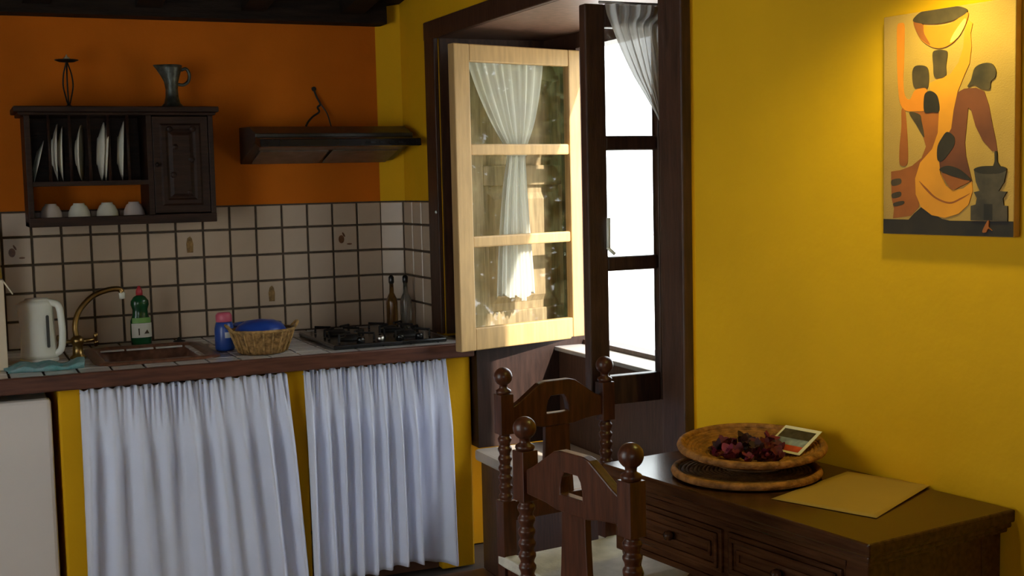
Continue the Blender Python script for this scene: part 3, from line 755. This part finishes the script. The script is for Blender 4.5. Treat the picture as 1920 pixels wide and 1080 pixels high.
# ------------------------------------------------------------------ chairs
def make_chair(name, label, loc, rz, w):
    o = thing(name, label, 'chair', loc, rz, None); H = -FZ
    CW = 'chair_wood'; hw = w/2
    zb = .945+H; r0, r1, sq = .605+H, .790+H, .900+H
    for s in (-1, 1):
        # rear post: square blocks with a turned, ringed middle and a ball finial
        bm = bmesh.new(); x = s*hw
        box(bm, x-.020, x+.020, -.020, .020, 0, r0)
        box(bm, x-.020, x+.020, -.020, .020, r1, sq)
        prof = [(.018, r0)]; z = r0
        while z < r1-.001:
            prof += [(.0165, z+.002), (.0195, z+.008), (.0195, z+.013), (.0150, z+.020), (.0150, z+.0235)]; z += .0264
        prof += [(.018, r1)]
        lathe(prof, 16, bm, (x, 0, 0))
        p = link('back_post', bm, CW, parent=o, bevel=.003)
        for f in p.data.polygons:
            if len(f.vertices) == 4 and r0+.001 < f.center.z < r1-.001: f.use_smooth = True
        link('finial', lathe([(.019, sq), (.0215, sq+.006), (.0205, sq+.011), (.0115, sq+.016), (.0115, sq+.021)] + [(max(.0005, .0255*math.sin(a)), zb+.003-.0255*math.cos(a)) for a in [.5+k*(PI-.5)/12 for k in range(13)]], 20, c=(x, 0, 0)), CW, parent=p, smooth=True)
    i = hw-.020
    # crest rail with a cut-out
    out = [(-i, .808), (-.09, .803), (-.05, .795), (.05, .795), (.09, .803), (i, .808), (i, .862), (i-.025, .874), (.060, .918), (.04, .923), (-.04, .923), (-.060, .918), (-i+.025, .874), (-i, .862)]
    hole = [(-.037, .832), (.037, .832), (.036, .850), (.031, .868), (.022, .880), (-.022, .880), (-.031, .868), (-.036, .850)]
    U = lambda q: [(a, b+H) for a, b in q]
    link('crest_rail', prism(U(out), -.012, .012, 'y', holes=[U(hole)]), CW, parent=o, bevel=.003)
    link('splat', prism(U([(-.040, .800), (-.041, .75), (-.045, .68), (-.050, .63), (-.052, .595), (.052, .595), (.050, .63), (.045, .68), (.041, .75), (.040, .800)]), -.008, .008), CW, parent=o, bevel=.002)
    link('lower_back_rail', B(-i, i, -.012, .012, .545+H, .600+H), CW, parent=o, bevel=.003)
    sz = .452+H
    link('seat', prism([(-hw-.02, -.02), (-hw-.035, .34), (-hw+.0, .365), (hw-.0, .365), (hw+.035, .34), (hw+.02, -.02), (hw-.021, -.02), (hw-.021, .022), (-hw+.021, .022), (-hw+.021, -.02)], sz-.032, sz, 'z'), 'rush', parent=o, bevel=.006)
    for s in (-1, 1):
        bm = B(s*hw-.02, s*hw+.02, .30, .34, .30+H, sz-.032); lathe([(.02, .0), (.016, .03), (.014, .10), (.020, .16), (.015, .20), (.019, .27), (.020, .30+H)], 14, bm, (s*hw, .32, 0))
        link('front_leg', bm, CW, parent=o, bevel=.003)
        link('side_rail', B(s*hw-.011, s*hw+.011, .020, .30, sz-.085, sz-.032), CW, parent=o)
        link('stretcher', tube([(s*hw, .02, .16+H), (s*hw, .305, .16+H)], .011, 10), CW, parent=o, smooth=True)
    link('front_rail', B(-hw+.02, hw-.02, .31, .332, sz-.085, sz-.032), CW, parent=o)
    link('stretcher', tube([(-hw+.02, .32, .20+H), (hw-.02, .32, .20+H)], .011, 10), CW, parent=o, smooth=True)
    link('back_stretcher', B(-i, i, -.012, .012, .20+H, .25+H), CW, parent=o)
    return o
make_chair('dining_chair', 'carved dark wooden chair with ball finials at the table end, before the window seat', (-.230, -2.1995, FZ), PI+.116, .338)
make_chair('dining_chair', 'carved dark wooden chair with ball finials pushed in at the table\'s long side', (-.6165, -3.0735, FZ), math.radians(-79.8), .356)

# ------------------------------------------------------------------ table (local x = depth to the wall, y = towards the window)
tz = math.atan2(.13, .9915)
TB = thing('side_table', 'dark wooden table with drawers standing along the yellow wall', 'table', (-.197, -3.473, FZ), tz)
TL, TD, TH = .87, .437, .775-FZ
link('table_top', B(0, TD, 0, TL, TH-.028, TH), 'table_wood', parent=TB, bevel=.005)
link('top_moulding', B((.006, TD-.004, .006, TL-.006, TH-.040, TH-.028), (.016, TD-.004, .016, TL-.016, TH-.052, TH-.040)), 'table_wood', parent=TB, bevel=.004)
a0, a1_ = .028, TL-.028
link('apron', B((a0, a0+.02, .08, TL-.08, TH-.205, TH-.052), (.08, TD-.06, a0, a0+.02, TH-.205, TH-.052), (.08, TD-.06, a1_-.02, a1_, TH-.205, TH-.052), (TD-.03, TD-.012, .08, TL-.08, TH-.205, TH-.052)), 'table_wood', parent=TB)
for k in range(2):
    y0, y1 = (.09, .425) if k == 0 else (.445, .78)
    d = link('drawer', B(a0-.008, a0+.002, y0, y1, TH-.175, TH-.075), 'table_wood', parent=TB, bevel=.003)
    bm = bmesh.new()
    for ins, dx in ((.010, .006), (.032, .005)):
        for q in ((y0+ins, y1-ins, TH-.175+ins, TH-.175+ins+.010), (y0+ins, y1-ins, TH-.075-ins-.010, TH-.075-ins), (y0+ins, y0+ins+.010, TH-.175+ins, TH-.075-ins), (y1-ins-.010, y1-ins, TH-.175+ins, TH-.075-ins)):
            box(bm, a0-.008-dx, a0-.008, *q)
    link('drawer_moulding', bm, 'table_wood', parent=d, bevel=.002)
    link('knob', lathe([(.005, 0), (.012, .012), (.010, .022), (0, .025)], 12), 'table_wood', parent=d, loc=(a0-.008, (y0+y1)/2, TH-.125), smooth=True).rotation_euler.y = -PI/2
link('lower_moulding', B((a0-.006, a0, .08, TL-.08, TH-.205, TH-.190), (a0-.006, a0, .08, TL-.08, TH-.066, TH-.054)), 'table_wood', parent=TB, bevel=.002)
for x in (.055, TD-.045):
    for y in (.055, TL-.055):
        bm = B((x-.030, x+.030, y-.030, y+.030, TH-.215, TH-.052), (x-.028, x+.028, y-.028, y+.028, 0, .14))
        lathe([(.028, .14), (.020, .16), (.026, .20), (.018, .26), (.024, .36), (.029, .44), (.020, .50), (.027, .54), (.020, .56), (.028, TH-.215)], 18, bm, (x, y, 0))
        link('leg', bm, 'table_wood', parent=TB, bevel=.003)

TZ = .7755
def T(x, y, z=TZ):   # a point given in the table's own axes
    c, s = math.cos(tz), math.sin(tz)
    return (-.197+x*c-y*s, -3.473+x*s+y*c, z)
def coil(prof_r, z_of, n, nr, rr):
    bm = bmesh.new()
    for i in range(nr):
        r = prof_r[0]+(prof_r[1]-prof_r[0])*i/(nr-1)
        tube([(r*math.cos(a), r*math.sin(a), z_of(r)) for a in [2*PI*k/n for k in range(n)]], rr, 6, bm, True)
    return bm
bx_, by_ = -.005, -2.80
tr = thing('woven_tray', 'flat round woven straw tray under the shallow basket', 'tray', (-.072, -2.892, TZ))
link('coils', coil((.012, .158), lambda r: .008+.10*max(0, r-.14), 48, 16, .0060), 'straw_dark', parent=tr, smooth=True)
link('rim', tube([(.168*math.cos(a), .168*math.sin(a), .012) for a in [2*PI*k/48 for k in range(48)]], .009, 8, closed=True), 'straw', parent=tr, smooth=True)
bs = thing('straw_basket', 'shallow round straw basket holding dried petals and a photograph', 'basket', (-.032, -2.857, TZ+.024))
bs.rotation_euler = (.061, -.035, 0)
zf = lambda r: .008+.030*(max(0, r-.07)/.11)**1.3
link('coils', coil((.012, .160), zf, 48, 17, .0062), 'straw', parent=bs, smooth=True)
link('rim', tube([(.169*math.cos(a), .169*math.sin(a), zf(.167)+.004) for a in [2*PI*k/48 for k in range(48)]], .009, 8, closed=True), 'straw', parent=bs, smooth=True)
link('base_pad', lathe([(.10, .0), (.10, .004), (.0, .004)], 24), 'straw_dark', parent=bs)
rnd = random.Random(4)
pmesh = {}
Rb = bs.rotation_euler.to_matrix()
for k in range(38):
    m = rnd.choice(('petal', 'petal', 'petal_dark', 'petal_pink'))
    if m not in pmesh:
        bm = bmesh.new()
        for j in range(5):
            a = j*1.26; c = Vector((.006*math.cos(a), .006*math.sin(a), .004+.002*j))
            u = Vector((math.cos(a+.6), math.sin(a+.6), .5)).normalized(); v = u.cross(Vector((0, 0, 1))).normalized()
            q = spline([c-u*.009, c+v*.008+Vector((0,0,.004)), c+u*.010+Vector((0,0,.006)), c-v*.008+Vector((0,0,.003))], 3, True)
            vs = [bm.verts.new(p) for p in q]; bm.faces.new(vs)
        lathe([(.003, 0), (.007, .004), (.006, .010), (.0, .012)], 8, bm)
        o = link('dried_petal', bm, m, smooth=True); o.data.materials[0] = MATS[m]
        pmesh[m] = o
    else:
        o = pmesh[m].copy(); COL.objects.link(o)
    r = .085*math.sqrt(rnd.random()); a = rnd.uniform(0, 2*PI)
    lp = Vector((r*math.cos(a)-.012, r*math.sin(a)-.010, 0)); rl = math.hypot(lp.x, lp.y); lp.z = zf(rl)+.006+.012*(1-rl/.11)*rnd.random()+.004*(k % 3)
    o.location = bs.location + Rb @ lp; o.rotation_euler = (rnd.uniform(-.6, .6), rnd.uniform(-.6, .6), rnd.uniform(0, 6)); s = rnd.uniform(.9, 1.5); o.scale = (s, s, s)
    tag(o, 'crinkled dark red dried rose head in the straw basket', 'dried flower', 'dried petals in the basket')
# photograph leaning in the basket
pht = thing('photograph', 'white-bordered colour photograph leaning on the rim of the straw basket', 'photograph')
link('print', B(-.056, .056, -.047, .047, 0, .0012), 'paper_white', parent=pht)
link('image_dark', B(-.049, .046, .004, .036, .0012, .0016), 'photo_dark', parent=pht)
link('image_blue', B(-.049, .046, -.020, .004, .0012, .0016), 'photo_blue', parent=pht)
link('image_red', B(-.049, .046, -.040, -.020, .0012, .0016), 'photo_red', parent=pht)
ex = Vector((.22, -.975, 0)).normalized(); ey = Vector((.858, .19, .477)); ey = (ey-ex*ey.dot(ex)).normalized(); ez = ex.cross(ey)
pht.rotation_euler = Matrix((ex, ey, ez)).transposed().to_euler()
pht.location = (.0645, -2.889, .8435)
# sheet of paper
bm = bmesh.new(); n = 12
Q = [Vector((-.155, -3.105)), Vector((.150, -2.985)), Vector((.232, -3.180)), Vector((-.062, -3.335))]
ctr = sum(Q, Vector((0, 0)))/4; G = {}
for i in range(n+1):
    for j in range(n+1):
        u, v = i/n, j/n
        p = Q[0]*(1-u)*(1-v)+Q[1]*u*(1-v)+Q[2]*u*v+Q[3]*(1-u)*v-ctr
        G[i, j] = bm.verts.new((p.x, p.y, .0012+.004*(u*(1-u)*4*.3)*math.sin(v*3)+.003*max(0, v-.75)*4*u))
for i in range(n):
    for j in range(n): bm.faces.new((G[i,j], G[i+1,j], G[i+1,j+1], G[i,j+1]))
ps = tag(link('paper_sheet', bm, 'paper_cream', loc=(ctr.x, ctr.y, TZ), smooth=True), 'large cream sheet of paper lying on the table by the basket', 'paper')
sd = ps.modifiers.new('thick', 'SOLIDIFY'); sd.thickness = .0006

# ------------------------------------------------------------------ painting on the long wall
# local x runs along the wall towards the room's far end, z up, -y out of the wall
P0 = (wx(YR), YR)
def wallpt(s, z, out=0): return (P0[0]+UX*s-.9915*out, P0[1]+UY*s-.13*out, z)
wr_ang = math.atan2(UY, UX)
pw, phh = .342, .484
pt = thing('painting', 'unframed canvas painting of figures with bowls on the yellow wall', 'painting', wallpt(.680, 1.341), wr_ang)
link('canvas', B(0, pw, -.020, -.001, 0, phh), 'canvas_ground', parent=pt, bevel=.002)
lay = [0]
def uv(x, y):   # outline points are noted on a 584 x 950 sheet
    top = 80-80*(x-66)/584; return ((x-66)/584*pw, (1028-y)/(1028-top)*phh)
def shape(name, pts, m, smooth=True, n=6):
    q = [uv(*p) for p in pts]
    if smooth: q = [(v.x, v.y) for v in spline([(a, b, 0) for a, b in q], n, True)]
    q = [(min(max(a, .001), pw-.001), min(max(b, .001), phh-.001)) for a, b in q]
    lay[0] += 1; y = -.0204-.00012*lay[0]
    return link(name, prism(q, y, -.0199, 'y'), m, parent=pt)
shape('painted_ground', [(66,962),(190,962),(215,935),(250,905),(290,925),(345,955),(380,962),(650,958),(650,1028),(66,1028)], 'paint_black', False)
shape('painted_skirt', [(105,752),(150,745),(205,725),(250,690),(270,640),(255,590),(225,540),(192,492),(260,486),(330,484),(330,560),(310,660),(262,700),(232,800),(240,905),(200,945),(115,958),(120,915),(108,870),(106,800)], 'paint_rust', False)
shape('painted_drum_band', [(108,790),(150,782),(152,805),(112,815)], 'paint_umber')
shape('painted_drum_band', [(110,850),(150,840),(152,860),(115,870)], 'paint_umber')
shape('painted_shadow', [(192,492),(240,500),(250,530),(262,600),(225,545)], 'paint_umber')
shape('painted_shadow', [(120,890),(165,880),(165,895),(122,905)], 'paint_umber')
shape('painted_arm', [(150,105),(166,112),(167,180),(165,280),(162,360),(170,420),(195,435),(215,400),(245,385),(272,392),(275,430),(268,480),(225,486),(175,484),(150,455),(140,400),(134,300),(132,180),(134,115)], 'paint_orange')
shape('painted_pestle', [(156,480),(172,488),(180,560),(186,660),(184,715),(165,727),(147,712),(147,640),(155,560)], 'paint_rust')
shape('painted_figure_dark', [(410,405),(440,388),(490,384),(525,400),(545,460),(560,540),(575,610),(582,660),(560,655),(520,610),(490,550),(470,480),(458,470),(452,540),(445,620),(450,680),(470,760),(478,790),(420,800),(350,760),(325,720),(340,640),(380,560),(395,480)], 'paint_maroon', False)
shape('painted_figure_amber', [(455,95),(474,110),(466,150),(470,210),(462,280),(440,330),(412,400),(395,480),(385,560),(350,620),(330,680),(338,760),(360,810),(395,828),(440,820),(476,788),(480,830),(462,890),(420,930),(360,950),(300,940),(250,905),(225,850),(222,780),(245,710),(300,650),(325,580),(330,490),(320,430),(290,395),(285,365),(330,345),(380,325),(415,275),(435,210),(440,140)], 'paint_amber', False)
shape('painted_fold', [(240,790),(275,820),(320,860),(380,880),(430,860),(470,840),(430,868),(380,888),(318,868),(270,828)], 'paint_rust')
shape('painted_hair', [(206,330),(215,295),(245,287),(275,298),(283,340),(278,385),(265,383),(218,383)], 'paint_umber')
shape('painted_hair', [(300,235),(318,222),(350,222),(366,235),(360,290),(360,330),(335,344),(308,335),(303,290)], 'paint_umber')
shape('painted_hair', [(262,425),(275,402),(300,400),(325,425),(332,485),(300,490),(264,488)], 'paint_black')
shape('painted_hair', [(455,380),(470,350),(485,300),(520,280),(555,282),(573,310),(570,340),(553,358),(548,390),(515,388),(485,372)], 'paint_umber')
shape('painted_hair', [(325,640),(345,600),(368,575),(398,595),(400,630),(375,670),(345,702),(325,695)], 'paint_black')
shape('painted_bowl', [(212,98),(255,115),(310,118),(380,108),(452,62),(445,110),(410,170),(370,203),(325,214),(280,200),(240,165)], 'paint_orange')
shape('painted_bowl_shade', [(214,100),(255,112),(262,150),(290,200),(250,175),(226,140)], 'paint_rust')
shape('painted_bowl_light', [(395,150),(440,90),(445,110),(415,165),(380,190)], 'paint_pale')
shape('painted_bowl_inside', [(210,96),(240,62),(300,40),(370,32),(430,40),(452,60),(400,92),(330,108),(260,108)], 'paint_umber')
shape('painted_basin', [(335,740),(370,722),(420,735),(465,770),(472,785),(430,775),(380,762)], 'paint_black')
shape('painted_basin_side', [(345,755),(390,768),(440,782),(470,788),(430,810),(395,826),(370,800)], 'paint_rust')
shape('painted_mortar', [(487,740),(520,752),(570,755),(622,738),(612,790),(590,828),(624,830),(608,860),(612,890),(627,892),(627,958),(474,958),(474,895),(495,888),(500,860),(487,835),(512,828),(495,790)], 'paint_grey', False)
shape('painted_mortar_mouth', [(486,738),(510,724),(555,720),(605,722),(622,736),(590,752),(520,754)], 'paint_black')
shape('painted_mortar_mouth', [(530,885),(566,885),(566,955),(530,955)], 'paint_black', False)
shape('painted_stick', [(573,660),(582,660),(584,700),(598,730),(565,735),(573,700)], 'paint_black')
shape('painted_signature', [(525,1005),(545,960),(552,958),(552,985),(565,1000),(550,992),(540,1008)], 'paint_rust')

# picture lamp above the painting
pl_ = thing('picture_lamp', 'small brass wall lamp fixed just above the painting', 'lamp', wallpt(.90, 2.02), wr_ang)
bm = lathe([(.035, 0), (.035, .010), (.02, .016)], 20); bmesh.ops.rotate(bm, verts=bm.verts, matrix=Matrix.Rotation(PI/2, 3, 'X'))
link('wall_rose', bm, 'lamp_brass', parent=pl_, smooth=True)
OUT = -.22
link('arm', tube(spline([(0, -.012, 0), (0, -.08, .05), (0, -.17, .055), (0, OUT, .02)], 5), .006, 8), 'lamp_brass', parent=pl_, smooth=True)
link('lamp_shade', lathe([(.022, .025), (.06, -.02), (.085, -.055), (.083, -.055), (.058, -.02), (.018, .023)], 28, c=(0, OUT, 0)), 'lamp_shade_card', parent=pl_, smooth=True)
link('light_bulb', lathe([(.010, .01), (.012, -.002), (.020, -.018), (.022, -.03), (.014, -.044), (.0, -.048)], 16, c=(0, OUT, 0)), 'bulb', parent=pl_, smooth=True)
lt = bpy.data.lights.new('picture_lamp_light', 'SPOT'); lt.energy = 10.5; lt.color = (1, .92, .25); lt.spot_size = math.radians(150); lt.spot_blend = .7; lt.shadow_soft_size = .03
lo = bpy.data.objects.new('picture_lamp_light', lt); COL.objects.link(lo); lo.parent = pl_; lo.location = (0, OUT, -.058)
